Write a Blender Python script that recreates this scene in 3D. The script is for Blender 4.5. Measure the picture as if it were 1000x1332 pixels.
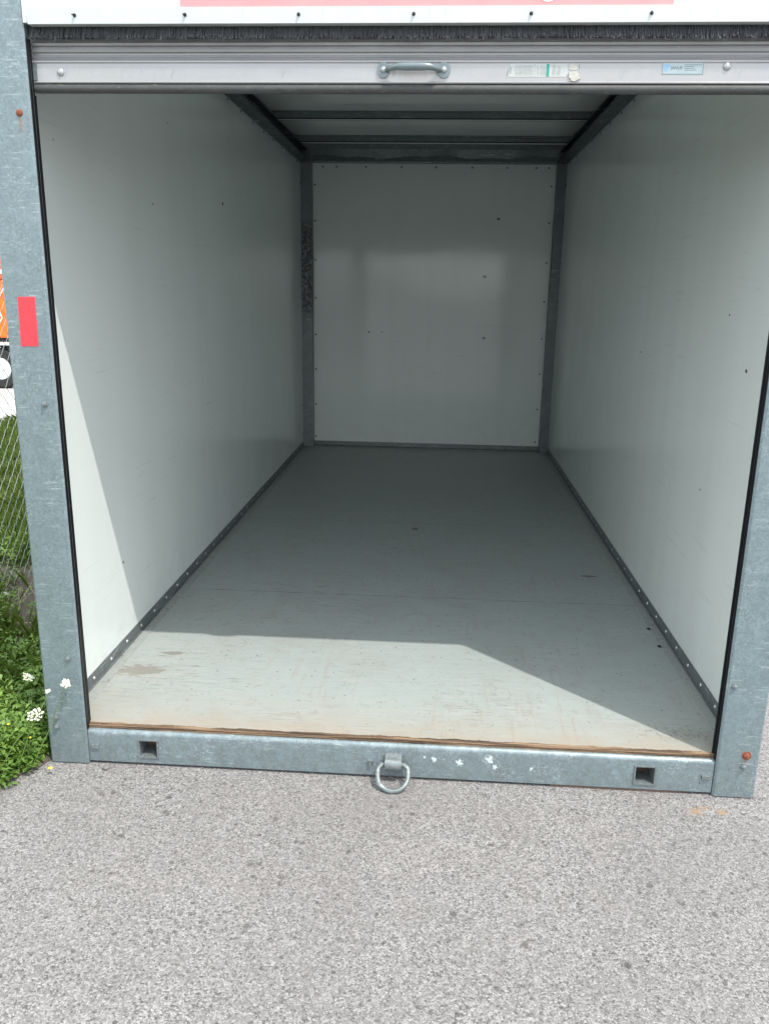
import bpy, bmesh, math, random
import numpy as np
from mathutils import Vector, Matrix
random.seed(7); rng = np.random.default_rng(7)
scene = bpy.context.scene
for o in list(bpy.data.objects): bpy.data.objects.remove(o)
C = scene.collection

# ------------------------------------------------------------ camera
cam_d = bpy.data.cameras.new("camera"); cam = bpy.data.objects.new("camera", cam_d); C.objects.link(cam)
right = Vector((0.9976134, 0.0672418, 0.0156852)); up = Vector((-0.0328086, 0.2617548, 0.9645766)); fwd = Vector((-0.0607542, 0.9627892, -0.2633362))
m = Matrix((right, up, -fwd)).transposed().to_4x4(); m.translation = Vector((1.07625, -2.25463, 1.48734))
cam.matrix_world = m
cam_d.sensor_fit = 'VERTICAL'; cam_d.sensor_height = 36; cam_d.lens = 36*1065.384/1332
cam_d.clip_start = 0.05; cam_d.clip_end = 2000
scene.camera = cam

# ------------------------------------------------------------ sky and sun
S = Vector((1.02, -1.0, 2.58)).normalized()          # towards the sun
w = bpy.data.worlds.new("World"); scene.world = w; w.use_nodes = True
nt = w.node_tree
sky = nt.nodes.new('ShaderNodeTexSky'); sky.sky_type = 'NISHITA'; sky.sun_disc = False
sky.sun_elevation = math.asin(S.z); sky.sun_rotation = math.atan2(S.x, S.y)
sky.dust_density = 2.5; sky.ozone_density = 1.0
# broken bright cloud over the blue
tc = nt.nodes.new('ShaderNodeTexCoord'); mp = nt.nodes.new('ShaderNodeMapping'); mp.inputs['Scale'].default_value = (1, 1, 2.2)
cn = nt.nodes.new('ShaderNodeTexNoise'); cn.inputs['Scale'].default_value = 2.3; cn.inputs['Detail'].default_value = 7; cn.inputs['Roughness'].default_value = 0.55
cr = nt.nodes.new('ShaderNodeValToRGB'); cr.color_ramp.elements[0].position = 0.36; cr.color_ramp.elements[1].position = 0.56
cm = nt.nodes.new('ShaderNodeMix'); cm.data_type = 'RGBA'; cm.inputs[7].default_value = (7.8, 8.3, 8.4, 1)
nt.links.new(tc.outputs['Generated'], mp.inputs[0]); nt.links.new(mp.outputs[0], cn.inputs['Vector']); nt.links.new(cn.outputs[0], cr.inputs[0])
nt.links.new(cr.outputs[0], cm.inputs[0]); nt.links.new(sky.outputs[0], cm.inputs[6]); nt.links.new(cm.outputs[2], nt.nodes['Background'].inputs[0])
nt.nodes['Background'].inputs[1].default_value = 0.15
sl = bpy.data.lights.new("sun", 'SUN'); sl.energy = 2.0; sl.angle = math.radians(0.55); sl.color = (1, 0.955, 0.89)
so = bpy.data.objects.new("sun", sl); C.objects.link(so); so.rotation_euler = S.to_track_quat('Z', 'Y').to_euler(); so.location = (4, -4, 8)
scene.view_settings.view_transform = 'Standard'; scene.view_settings.look = 'None'
scene.view_settings.exposure = 1.02; scene.view_settings.gamma = 1
scene.cycles.max_bounces = 12; scene.cycles.diffuse_bounces = 8

# ------------------------------------------------------------ dimensions (metres)
W = 1.95; P = 0.126; D = 4.878; ZF = 0.137; XL = -0.093; XR = 2.034; H = 2.455; ZR = 2.60

# ------------------------------------------------------------ material helper
class NT:
    def __init__(s, name, rough=0.5, metal=0.0, spec=0.5):
        s.m = bpy.data.materials.new(name); s.m.use_nodes = True; s.t = s.m.node_tree
        s.b = s.t.nodes['Principled BSDF']; s.set('Roughness', rough); s.set('Metallic', metal); s.set('Specular IOR Level', spec)
        s.co = s.t.nodes.new('ShaderNodeTexCoord').outputs['Object']
    def plug(s, sock, v):
        if isinstance(v, bpy.types.NodeSocket): s.t.links.new(v, sock)
        elif isinstance(v, (tuple, list)) and sock.type == 'RGBA' and len(v) == 3: sock.default_value = (*v, 1)
        else: sock.default_value = v
    def set(s, k, v): s.plug(s.b.inputs[k], v)
    def mapv(s, scale, loc=(0, 0, 0), rot=(0, 0, 0)):
        n = s.t.nodes.new('ShaderNodeMapping'); s.t.links.new(s.co, n.inputs[0])
        n.inputs['Scale'].default_value = scale; n.inputs['Location'].default_value = loc; n.inputs['Rotation'].default_value = rot
        return n.outputs[0]
    def noise(s, scale, detail=4, rough=0.55, vec=None, dist=0.0, col=False):
        n = s.t.nodes.new('ShaderNodeTexNoise'); s.t.links.new(vec or s.co, n.inputs['Vector'])
        n.inputs['Scale'].default_value = scale; n.inputs['Detail'].default_value = detail; n.inputs['Roughness'].default_value = rough
        n.inputs['Distortion'].default_value = dist
        return n.outputs[1 if col else 0]
    def voro(s, scale, feature='F1', vec=None, out='Distance', rnd=1.0):
        n = s.t.nodes.new('ShaderNodeTexVoronoi'); s.t.links.new(vec or s.co, n.inputs['Vector']); n.feature = feature
        n.inputs['Scale'].default_value = scale; n.inputs['Randomness'].default_value = rnd
        return n.outputs[out]
    def ramp(s, f, *stops, interp='LINEAR'):
        n = s.t.nodes.new('ShaderNodeValToRGB'); s.t.links.new(f, n.inputs[0]); r = n.color_ramp; r.interpolation = interp
        while len(r.elements) < len(stops): r.elements.new(0.5)
        for e, (p, c) in zip(r.elements, stops):
            e.position = p; e.color = (c, c, c, 1) if isinstance(c, (int, float)) else (*c, 1)
        return n.outputs[0]
    def mix(s, f, a, b, mode='MIX'):
        n = s.t.nodes.new('ShaderNodeMix'); n.data_type = 'RGBA'; n.blend_type = mode
        s.plug(n.inputs[0], f); s.plug(n.inputs[6], a); s.plug(n.inputs[7], b); return n.outputs[2]
    def math(s, op, a, b=0.0, c=0.0, clamp=False):
        n = s.t.nodes.new('ShaderNodeMath'); n.operation = op; n.use_clamp = clamp
        s.plug(n.inputs[0], a); s.plug(n.inputs[1], b); s.plug(n.inputs[2], c); return n.outputs[0]
    def xyz(s):
        n = s.t.nodes.new('ShaderNodeSeparateXYZ'); s.t.links.new(s.co, n.inputs[0]); return n.outputs
    def band(s, v, lo, hi, soft):                # 1 between lo and hi
        a = s.smooth(v, lo - soft, lo + soft); b = s.smooth(v, hi - soft, hi + soft)
        return s.math('SUBTRACT', a, b, clamp=True)
    def smooth(s, v, a, b):
        n = s.t.nodes.new('ShaderNodeMapRange'); n.interpolation_type = 'SMOOTHSTEP'; s.plug(n.inputs[0], v)
        n.inputs[1].default_value = a; n.inputs[2].default_value = b; return n.outputs[0]
    def bump(s, h, strength=0.3, dist=0.01):
        n = s.t.nodes.new('ShaderNodeBump'); n.inputs['Strength'].default_value = strength; n.inputs['Distance'].default_value = dist
        s.t.links.new(h, n.inputs['Height']); s.t.links.new(n.outputs[0], s.b.inputs['Normal'])
    def blob(s, c, r, warp=None):                # 1 inside an ellipsoid patch about c with radii r
        n = s.t.nodes.new('ShaderNodeVectorMath'); n.operation = 'SUBTRACT'; s.t.links.new(s.co, n.inputs[0]); n.inputs[1].default_value = c
        d = s.t.nodes.new('ShaderNodeVectorMath'); d.operation = 'DIVIDE'; s.t.links.new(n.outputs[0], d.inputs[0]); d.inputs[1].default_value = r
        l = s.t.nodes.new('ShaderNodeVectorMath'); l.operation = 'LENGTH'; s.t.links.new(d.outputs[0], l.inputs[0])
        v = l.outputs['Value']
        if warp is not None: v = s.math('ADD', v, warp)
        return v

def simple(name, col, rough=0.5, metal=0.0, var=0.12, scale=30, spec=0.5, bump=0.0):
    n = NT(name, rough, metal, spec); f = n.noise(scale, 5)
    n.set('Base Color', n.mix(f, tuple(c*(1-var) for c in col), tuple(min(1, c*(1+var)) for c in col)))
    if bump: n.bump(n.noise(scale*3, 4), bump, 0.002)
    return n.m

M = {}
def galv(name, base, mould=False, scuffs_highlight=False):
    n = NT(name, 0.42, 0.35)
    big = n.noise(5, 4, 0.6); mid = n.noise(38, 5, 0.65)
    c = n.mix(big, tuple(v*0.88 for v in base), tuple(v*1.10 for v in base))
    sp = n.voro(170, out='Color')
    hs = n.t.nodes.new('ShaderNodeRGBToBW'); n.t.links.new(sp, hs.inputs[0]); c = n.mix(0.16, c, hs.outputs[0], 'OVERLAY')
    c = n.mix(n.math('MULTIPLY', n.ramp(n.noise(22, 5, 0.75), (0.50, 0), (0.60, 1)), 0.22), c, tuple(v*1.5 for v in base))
    # whitish zinc freckles in patches
    fr = n.math('MULTIPLY', n.ramp(n.noise(170, 3, 0.6), (0.56, 0), (0.64, 1)), n.ramp(n.noise(9, 3), (0.47, 0.0), (0.66, 0.55)))
    c = n.mix(fr, c, (0.52, 0.58, 0.60))
    # long fine handling scratches
    sc = n.ramp(n.noise(9, 4, 0.6, vec=n.mapv((1.6, 1, 16))), (0.58, 0), (0.66, 1))
    c = n.mix(n.math('MULTIPLY', sc, n.ramp(n.noise(4), (0.42, 0), (0.6, 0.5))), c, (0.55, 0.60, 0.62))
    dk = n.ramp(n.noise(60, 4, 0.7, vec=n.mapv((1, 1, 0.4), (3, 1, 2))), (0.66, 0), (0.74, 0.5))
    c = n.mix(dk, c, (0.14, 0.16, 0.17))
    zf_ = n.xyz()[2]
    spl = n.math('MULTIPLY', n.smooth(zf_, 0.30, 0.0), n.ramp(n.noise(55, 6, 0.8), (0.46, 0), (0.62, 0.42)))
    c = n.mix(spl, c, (0.15, 0.135, 0.11))
    for rx_, rz_, rl_ in ((2.036, 0.128, 0.022), (-0.031, 1.888, 0.028)):
        v = n.blob((rx_, 0, rz_), (0.005, 0.05, rl_), n.math('MULTIPLY_ADD', n.noise(120, 4, 0.7), 1.4, -0.7))
        c = n.mix(n.ramp(v, (0.3, 0.65), (1.0, 0)), c, (0.30, 0.14, 0.07))
    if mould:
        z = n.xyz()[2]
        mk = n.math('MULTIPLY', n.band(z, 1.25, 1.98, 0.10), n.ramp(n.noise(45, 6, 0.75), (0.40, 0), (0.54, 0.9)))
        c = n.mix(mk, c, (0.04, 0.045, 0.04))
    if scuffs_highlight:
        for x0, z0, rx in ((1.10, 0.075, 0.012), (1.07, 0.082, 0.006), (1.18, 0.07, 0.016), (1.27, 0.085, 0.02), (1.29, 0.062, 0.012), (1.40, 0.06, 0.007)):
            v = n.blob((x0, 0.0, z0), (rx, 0.05, rx*1.1), n.math('MULTIPLY_ADD', n.noise(110, 5, 0.8), 3.6, -1.5))
            c = n.mix(n.ramp(v, (0.75, 1), (0.95, 0)), c, (0.62, 0.70, 0.72))
        z = n.xyz()[2]
        edge_highlight = n.math('MULTIPLY', n.band(z, 0.100, 0.135, 0.006), n.ramp(n.noise(25, 5, 0.7), (0.48, 0.0), (0.66, 0.22)))  # painted highlight: patchy pale band along the sill's rounded top edge
        c = n.mix(edge_highlight, c, (0.56, 0.64, 0.66))
    n.set('Base Color', c)
    n.set('Roughness', n.ramp(mid, (0.3, 0.34), (0.7, 0.55)))
    n.bump(n.mix(0.5, mid, n.noise(210, 3)), 0.18, 0.002)
    return n.m
M['galv'] = galv('galvanised_steel', (0.188, 0.242, 0.26))
M['galv_sill'] = galv('galvanised_sill', (0.19, 0.242, 0.262), scuffs_highlight=True)
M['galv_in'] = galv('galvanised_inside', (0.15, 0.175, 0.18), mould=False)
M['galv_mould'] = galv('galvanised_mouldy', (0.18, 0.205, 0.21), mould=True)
M['galv_ring'] = galv('galvanised_ring', (0.17, 0.20, 0.205))
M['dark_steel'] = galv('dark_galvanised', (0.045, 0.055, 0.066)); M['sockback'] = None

def walls(name, kind):
    n = NT(name, 0.2, 0.0, 0.5)
    base = (0.765, 0.812, 0.795)
    x, y, z = n.xyz()
    c = n.mix(n.noise(1.2, 3), tuple(v*0.96 for v in base), tuple(v*1.04 for v in base))
    # faint vertical streaks of grime
    st = n.noise(7, 2, 0.5, vec=n.mapv((1, 1, 0.05)))
    c = n.mix(n.math('MULTIPLY', n.smooth(st, 0.3, 0.8), 0.10), c, (0.55, 0.58, 0.55))
    # scattered dark specks
    sp = n.math('MULTIPLY', n.ramp(n.voro(8), (0.018, 1), (0.03, 0)), n.ramp(n.noise(7, 2), (0.56, 0), (0.58, 1)))
    c = n.mix(n.math('MULTIPLY', sp, 0.8), c, (0.05, 0.05, 0.045))
    sr = n.math('MULTIPLY', n.ramp(n.noise(5, 5, 0.7, vec=n.mapv((0.6, 0.6, 14), (1, 5, 2), rot=(0.06, 0.04, 0))), (0.60, 0), (0.66, 0.22)), n.ramp(n.noise(1.7, 2), (0.45, 0), (0.6, 1)))
    c = n.mix(sr, c, (0.38, 0.39, 0.37))
    marks = {'left': [(XL, 2.288, 1.906, .010), (XL, 1.418, 2.142, .004), (XL, 1.178, 1.801, .004), (XL, 0.62, 0.47, .005)],
             'right': [(XR, 0.405, 1.255, .007), (XR, 1.798, 1.213, .006), (XR, 0.706, 0.80, .004), (XR, 0.62, 1.42, .004)],
             'rear': [(1.428, D, 1.594, .012), (1.519, D, 2.048, .010), (1.445, D, 1.093, .009), (0.469, D, 1.125, .007), (0.58, D, 1.13, .005)]}[kind]
    wv = n.math('MULTIPLY_ADD', n.noise(160, 3), 1.2, -0.6)
    for mx, my, mz, r in marks:
        v = n.blob((mx, my, mz), (r*1.5 if kind == 'rear' else 0.05, 0.05 if kind == 'rear' else r*1.8, r), wv)
        c = n.mix(n.ramp(v, (0.7, 0.9), (1.0, 0)), c, (0.03, 0.035, 0.035))
    # dusty lower splash zone
    dz = n.math('MULTIPLY', n.smooth(z, 0.55, 0.15), n.ramp(n.noise(14, 5, 0.7), (0.4, 0), (0.8, 0.18)))
    c = n.mix(dz, c, (0.42, 0.42, 0.37))
    n.set('Base Color', c)
    n.set('Roughness', n.ramp(n.noise(3, 2), (0.3, 0.07 if kind == 'rear' else 0.12), (0.7, 0.12 if kind == 'rear' else 0.2)))
    # plywood under the skin gives a slow waviness
    n.bump(n.noise(1.9, 2), 0.10, 0.02)
    return n.m
for k in ('left', 'right', 'rear'): M['wall_'+k] = walls('white_liner_'+k, k)

n = NT('painted_outside', 0.3); n.set('Base Color', n.mix(n.noise(4, 4), (0.60, 0.62, 0.66), (0.66, 0.68, 0.71))); M['white'] = n.m
n = NT('trim_white', 0.35)
c = n.mix(n.noise(20, 4), (0.49, 0.52, 0.515), (0.56, 0.585, 0.58))
st = n.math('MULTIPLY', n.ramp(n.noise(90, 3, vec=n.mapv((1, 1, 0.05))), (0.66, 0), (0.74, 0.35)), n.ramp(n.noise(8, 2), (0.5, 0), (0.6, 1)))
n.set('Base Color', n.mix(st, c, (0.5, 0.46, 0.40))); M['trim'] = n.m
n = NT('red_graphic', 0.35); n.set('Base Color', n.mix(n.noise(6, 5, 0.7), (0.78, 0.22, 0.23), (0.84, 0.34, 0.34))); M['red'] = n.m
n = NT('reflective_red', 0.3); c = n.mix(n.noise(50, 4), (0.74, 0.035, 0.05), (0.86, 0.06, 0.075))
n.set('Base Color', c); M['reflect'] = n.m
M['black_rubber'] = simple('black_rubber', (0.008, 0.008, 0.009), 0.3, 0, 0.1, 10, spec=0.3)
n = NT('dusty_gasket', 0.6); c = n.mix(n.noise(30, 5), (0.035, 0.037, 0.037), (0.075, 0.078, 0.077))
c = n.mix(n.ramp(n.noise(120, 5, 0.7, vec=n.mapv((0.35, 1, 2.2))), (0.62, 0), (0.7, 0.8)), c, (0.30, 0.28, 0.22)); n.set('Base Color', c); n.bump(n.noise(90, 4), 0.4, 0.003); M['gasket'] = n.m
n = NT('brushed_aluminium', 0.38, 0.25); c = n.mix(n.noise(12, 5, vec=n.mapv((0.25, 1, 3))), (0.33, 0.33, 0.335), (0.42, 0.42, 0.425))
c = n.mix(n.ramp(n.noise(230, 4, 0.7), (0.68, 0), (0.74, 0.6)), c, (0.28, 0.25, 0.22))
n.set('Base Color', c); n.bump(n.noise(60, 4, vec=n.mapv((0.2, 1, 4))), 0.1, 0.002); M['alu'] = n.m
n = NT('curtain_steel', 0.4, 0.35); n.set('Base Color', n.mix(n.noise(14, 4, vec=n.mapv((0.3, 1, 2))), (0.27, 0.27, 0.275), (0.36, 0.36, 0.365))); M['curtain'] = n.m
M['bristle'] = simple('bristle', (0.062, 0.066, 0.072), 0.65, 0, 0.6, 300); M['brush_back'] = simple('brush_backing', (0.012, 0.013, 0.014), 0.6)
M['handle'] = simple('handle_grey', (0.17, 0.21, 0.22), 0.33, 0.3, 0.12, 80, bump=0.1)
M['zinc'] = simple('zinc_bolt', (0.20, 0.23, 0.24), 0.4, 0.4, 0.3, 200)
M['rivet'] = simple('white_rivet', (0.66, 0.68, 0.68), 0.3, 0.3, 0.08, 200)
M['rail_rivet'] = simple('dull_rivet', (0.40, 0.41, 0.41), 0.3, 0.4, 0.25, 150)
M['screw_dark'] = simple('dark_screw', (0.03, 0.033, 0.035), 0.4, 0.4, 0.2, 200)
M['rust'] = simple('rusty_bolt', (0.22, 0.065, 0.03), 0.8, 0.0, 0.5, 220, bump=0.5)
M['dark_rust'] = simple('dull_rust', (0.10, 0.065, 0.05), 0.85, 0, 0.4, 90)
M['sticker'] = simple('sticker_white', (0.46, 0.48, 0.465), 0.45, 0, 0.04, 40)
M['sticker_blue'] = simple('sticker_pale_blue', (0.36, 0.43, 0.455), 0.4, 0, 0.04, 40)
M['ink'] = simple('ink_grey', (0.16, 0.18, 0.18), 0.5, 0, 0.1, 100)
M['ink_blue'] = simple('ink_blue', (0.10, 0.16, 0.20), 0.5, 0, 0.1, 100)
M['logo_blue'] = simple('logo_blue', (0.23, 0.42, 0.66), 0.5, 0, 0.2, 300)
M['green'] = simple('ink_green', (0.01, 0.30, 0.22), 0.5, 0, 0.15, 200)
M['paper'] = simple('torn_paper', (0.50, 0.49, 0.44), 0.8, 0, 0.35, 160, bump=0.6)
M['hole'] = simple('dark_hole', (0.012, 0.012, 0.012), 0.9)

# floor paint
n = NT('grey_floor_paint', 0.5)
x, y, z = n.xyz()
c = n.mix(n.noise(2.2, 4), (0.315, 0.362, 0.352), (0.368, 0.408, 0.396))
gr = n.noise(12, 7, 0.7, vec=n.mapv((0.5, 9, 1)))
c = n.mix(n.ramp(gr, (0.35, 0.36), (0.65, 0)), c, (0.235, 0.25, 0.24))
fine = n.ramp(n.noise(13, 6, 0.75, vec=n.mapv((0.9, 12, 1))), (0.555, 0), (0.63, 0.85))
patch = n.ramp(n.noise(2.6, 3), (0.42, 0.05), (0.62, 1))
c = n.mix(n.math('MULTIPLY', fine, patch), c, (0.15, 0.145, 0.125))
c = n.mix(n.math('MULTIPLY', n.ramp(n.noise(10, 5, 0.7, vec=n.mapv((0.8, 8, 1), (4, 2, 0))), (0.54, 0), (0.64, 0.5)), patch), c, (0.44, 0.41, 0.36))
# lengthwise scrapes from loading
lg = n.math('MULTIPLY', n.ramp(n.noise(6, 5, 0.7, vec=n.mapv((9, 0.5, 1), rot=(0, 0, 0.10))), (0.55, 0), (0.62, 0.5)), n.ramp(n.noise(2.3, 2, vec=n.mapv((1, 1, 1), (7, 3, 0))), (0.45, 0), (0.6, 1)))
c = n.mix(lg, c, (0.30, 0.26, 0.23))
for sc_, th, dn in ((26, 0.085, 0.45), (55, 0.12, 0.5)):
    sp = n.math('MULTIPLY', n.ramp(n.voro(sc_), (th, 1), (th+0.04, 0)), n.ramp(n.noise(sc_*0.55, 2), (dn, 0), (dn+0.09, 1)))
    c = n.mix(n.math('MULTIPLY', sp, 0.7), c, (0.09, 0.085, 0.075))
wv = n.math('MULTIPLY_ADD', n.noise(20, 4, 0.65, vec=n.mapv((1, 3, 1))), 2.2, -1.1)
c = n.mix(n.ramp(n.blob((0.03, 0.40, ZF), (0.095, 0.05, 0.1), wv), (0.78, 1), (0.88, 0)), c, (0.235, 0.225, 0.20))
c = n.mix(n.ramp(n.blob((0.10, 0.55, ZF), (0.05, 0.02, 0.1), wv), (0.7, 0.8), (0.85, 0)), c, (0.18, 0.175, 0.155))
c = n.mix(n.ramp(n.blob((1.842, 1.61, ZF), (0.045, 0.009, 0.1)), (0.8, 1), (1.0, 0)), c, (0.03, 0.03, 0.03))
c = n.mix(n.ramp(n.blob((0.967, 2.33, ZF), (0.022, 0.03, 0.1)), (0.8, 0.8), (1.1, 0)), c, (0.06, 0.06, 0.06))
c = n.mix(n.ramp(n.noise(4.5, 6, 0.7, dist=0.6), (0.48, 0), (0.66, 0.32)), c, (0.27, 0.27, 0.245))
c = n.mix(n.ramp(n.noise(19, 6, 0.8, dist=1.2), (0.56, 0), (0.64, 0.45)), c, (0.215, 0.205, 0.18))
# sheet joints
jn = n.math('MULTIPLY', n.band(y, 1.232, 1.238, 0.002), n.ramp(n.noise(12, 4), (0.35, 0.1), (0.6, 0.8)))
c = n.mix(jn, c, (0.09, 0.09, 0.08))
jn = n.math('MULTIPLY', n.band(y, 2.452, 2.458, 0.002), n.ramp(n.noise(12, 4), (0.35, 0.1), (0.6, 0.7)))
c = n.mix(jn, c, (0.09, 0.09, 0.08))
# bare tan edge towards the sill, grime by the right corner
yy = n.math('ADD', y, n.math('MULTIPLY_ADD', n.noise(7, 5, 0.7, vec=n.mapv((1, 3, 1))), 0.36, -0.18))
c = n.mix(n.math('MULTIPLY', n.smooth(yy, 0.14, -0.03), 0.5), c, (0.34, 0.25, 0.18))
c = n.mix(n.math('MULTIPLY', n.smooth(yy, 0.34, 0.0), 0.5), c, (0.33, 0.29, 0.235))
gm = n.ramp(n.blob((1.88, 0.13, ZF), (0.30, 0.11, 0.1), n.math('MULTIPLY_ADD', n.noise(70, 6, 0.8), 5, -1.9)), (0.3, 0.55), (0.8, 0))
c = n.mix(gm, c, (0.09, 0.085, 0.075))
n.set('Base Color', c); n.set('Roughness', n.ramp(gr, (0.3, 0.40), (0.7, 0.56)))
n.bump(n.mix(0.5, gr, n.noise(120, 3)), 0.22, 0.003); M['floor'] = n.m
n = NT('painted_flange', 0.5); c = n.mix(n.noise(14, 5, 0.7), (0.24, 0.27, 0.26), (0.36, 0.38, 0.36)); c = n.mix(n.ramp(n.noise(60, 5, 0.8), (0.55, 0), (0.64, 0.8)), c, (0.12, 0.12, 0.11)); n.set('Base Color', c); M['floor_edge'] = n.m
n = NT('bare_plywood_edge', 0.8)
v = n.noise(10, 5, 0.6, vec=n.mapv((0.35, 6, 26)))
c = n.ramp(v, (0.36, (0.04, 0.027, 0.02)), (0.47, (0.12, 0.075, 0.045)), (0.56, (0.27, 0.175, 0.10)), (0.68, (0.20, 0.15, 0.12)))
n.set('Base Color', c); n.bump(n.noise(40, 5, vec=n.mapv((0.2, 1, 6))), 0.7, 0.006); M['ply'] = n.m

# asphalt
def asphalt(name, lo, hi, green=False):
    n = NT(name, 0.85, 0, 0.35)
    v1 = n.voro(205, out='Color'); d1 = n.voro(205)
    sep = n.t.nodes.new('ShaderNodeSeparateColor'); n.t.links.new(v1, sep.inputs[0])
    c = n.ramp(sep.outputs[0], (0.0, tuple(v*0.45 for v in lo)), (0.2, lo), (0.65, hi), (1.0, tuple(v*1.5 for v in hi)))
    n2 = n.noise(290, 4, 0.75)
    c = n.mix(n.ramp(n2, (0.36, 1.0), (0.48, 0)), c, tuple(v*0.20 for v in lo))
    c = n.mix(n.ramp(n.noise(260, 3, 0.75, vec=n.mapv((1, 1, 1), (3, 3, 3))), (0.58, 0), (0.68, 0.6)), c, (0.48, 0.465, 0.455))
    c = n.mix(n.math('MULTIPLY', n.ramp(n.noise(1.6, 5, 0.6), (0.35, 0.0), (0.7, 0.30)), 1.0), c, tuple(v*0.72 for v in lo))
    # worn-out dark stones
    for s_, th, a, b in ((14, 0.11, 0.52, 0.57), (30, 0.15, 0.50, 0.54), (70, 0.20, 0.50, 0.56)):
        k = n.math('MULTIPLY', n.ramp(n.math('ADD', n.voro(s_), n.math('MULTIPLY_ADD', n.noise(220, 2), 0.12, -0.06)), (th, 1), (th+0.05, 0)), n.ramp(n.noise(s_*0.6, 2), (a, 0), (b, 1)))
        c = n.mix(n.math('MULTIPLY', k, 0.8), c, (0.075, 0.07, 0.068))
    c = n.mix(n.ramp(n.noise(5, 5, 0.7, vec=n.mapv((1, 1, 1), (9, 2, 0))), (0.4, 0.0), (0.62, 0.20)), c, (0.22, 0.205, 0.19))
    # rust drips below the corner bolts
    wv = n.math('MULTIPLY_ADD', n.noise(70, 4, 0.7), 2.4, -1.2)
    for cx, cy, r in ((1.88, -0.078, 0.03), (1.958, -0.075, 0.026), (1.91, -0.06, 0.018)):
        k = n.ramp(n.blob((cx, cy, 0), (r, r*0.7, 0.1), wv), (0.1, 0.75), (0.9, 0))
        c = n.mix(k, c, (0.36, 0.215, 0.10))
    n.set('Base Color', c)
    h = n.mix(0.5, n.ramp(d1, (0, 1), (0.75, 0)), n2)
    n.bump(h, 1.0, 0.0035)
    return n.m
M['asphalt'] = asphalt('weathered_asphalt', (0.198, 0.190, 0.187), (0.280, 0.271, 0.267))
n = NT('gravel', 0.9); c = n.mix(n.noise(60, 6, 0.7), (0.30, 0.295, 0.28), (0.55, 0.54, 0.52)); n.set('Base Color', c); M['gravel'] = n.m
n = NT('verge_soil', 0.95)
c = n.mix(n.noise(60, 6, 0.7), (0.055, 0.042, 0.032), (0.17, 0.14, 0.115))
c = n.mix(n.ramp(n.voro(120), (0.14, 0.8), (0.22, 0)), c, (0.33, 0.30, 0.27)); n.set('Base Color', c); n.bump(n.noise(60, 6, 0.7), 1.0, 0.012); M['soil'] = n.m
def leafm(name, a, b, rough=0.45):
    n = NT(name, rough, 0, 0.4)
    c = n.mix(n.ramp(n.noise(7, 3), (0.35, 0), (0.65, 1)), a, b)
    c = n.mix(n.math('MULTIPLY', n.noise(160, 2), 0.5), c, tuple(min(1, v*1.8) for v in b))
    n.set('Base Color', c)
    tr = n.t.nodes.new('ShaderNodeBsdfTranslucent'); n.plug(tr.inputs[0], n.mix(0.5, c, (0.30, 0.40, 0.03)))
    mx = n.t.nodes.new('ShaderNodeMixShader'); mx.inputs[0].default_value = 0.30
    out = n.t.nodes['Material Output']; n.t.links.new(n.b.outputs[0], mx.inputs[1]); n.t.links.new(tr.outputs[0], mx.inputs[2]); n.t.links.new(mx.outputs[0], out.inputs[0])
    return n.m
M['weed'] = leafm('weed_leaf', (0.055, 0.125, 0.025), (0.17, 0.28, 0.055))
M['grass'] = leafm('grass_blade', (0.10, 0.19, 0.035), (0.20, 0.29, 0.07))
M['stem'] = leafm('flower_stem', (0.12, 0.19, 0.05), (0.17, 0.24, 0.08))
M['petal'] = simple('white_petal', (0.62, 0.62, 0.50), 0.6, 0, 0.05, 100)
M['yellow'] = simple('yellow_petal', (0.82, 0.62, 0.03), 0.6, 0, 0.1, 100)
M['straw'] = simple('straw', (0.42, 0.36, 0.26), 0.8, 0, 0.2, 60)
M['stone'] = simple('stone', (0.17, 0.16, 0.155), 0.9, 0, 0.4, 120, bump=0.6)
M['wire'] = simple('fence_wire', (0.36, 0.39, 0.38), 0.35, 0.5, 0.1, 50)
M['orange'] = simple('orange_paint', (0.80, 0.17, 0.02), 0.35, 0, 0.06, 3)
M['dull_red'] = simple('dull_red_paint', (0.62, 0.13, 0.06), 0.4, 0, 0.1, 5)
M['tyre'] = simple('tyre_rubber', (0.02, 0.02, 0.021), 0.8, 0, 0.2, 40)
M['dark_frame'] = simple('dark_frame', (0.03, 0.03, 0.033), 0.5, 0.2, 0.2, 20)
M['lens'] = simple('red_lens', (0.45, 0.02, 0.02), 0.2)

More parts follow.
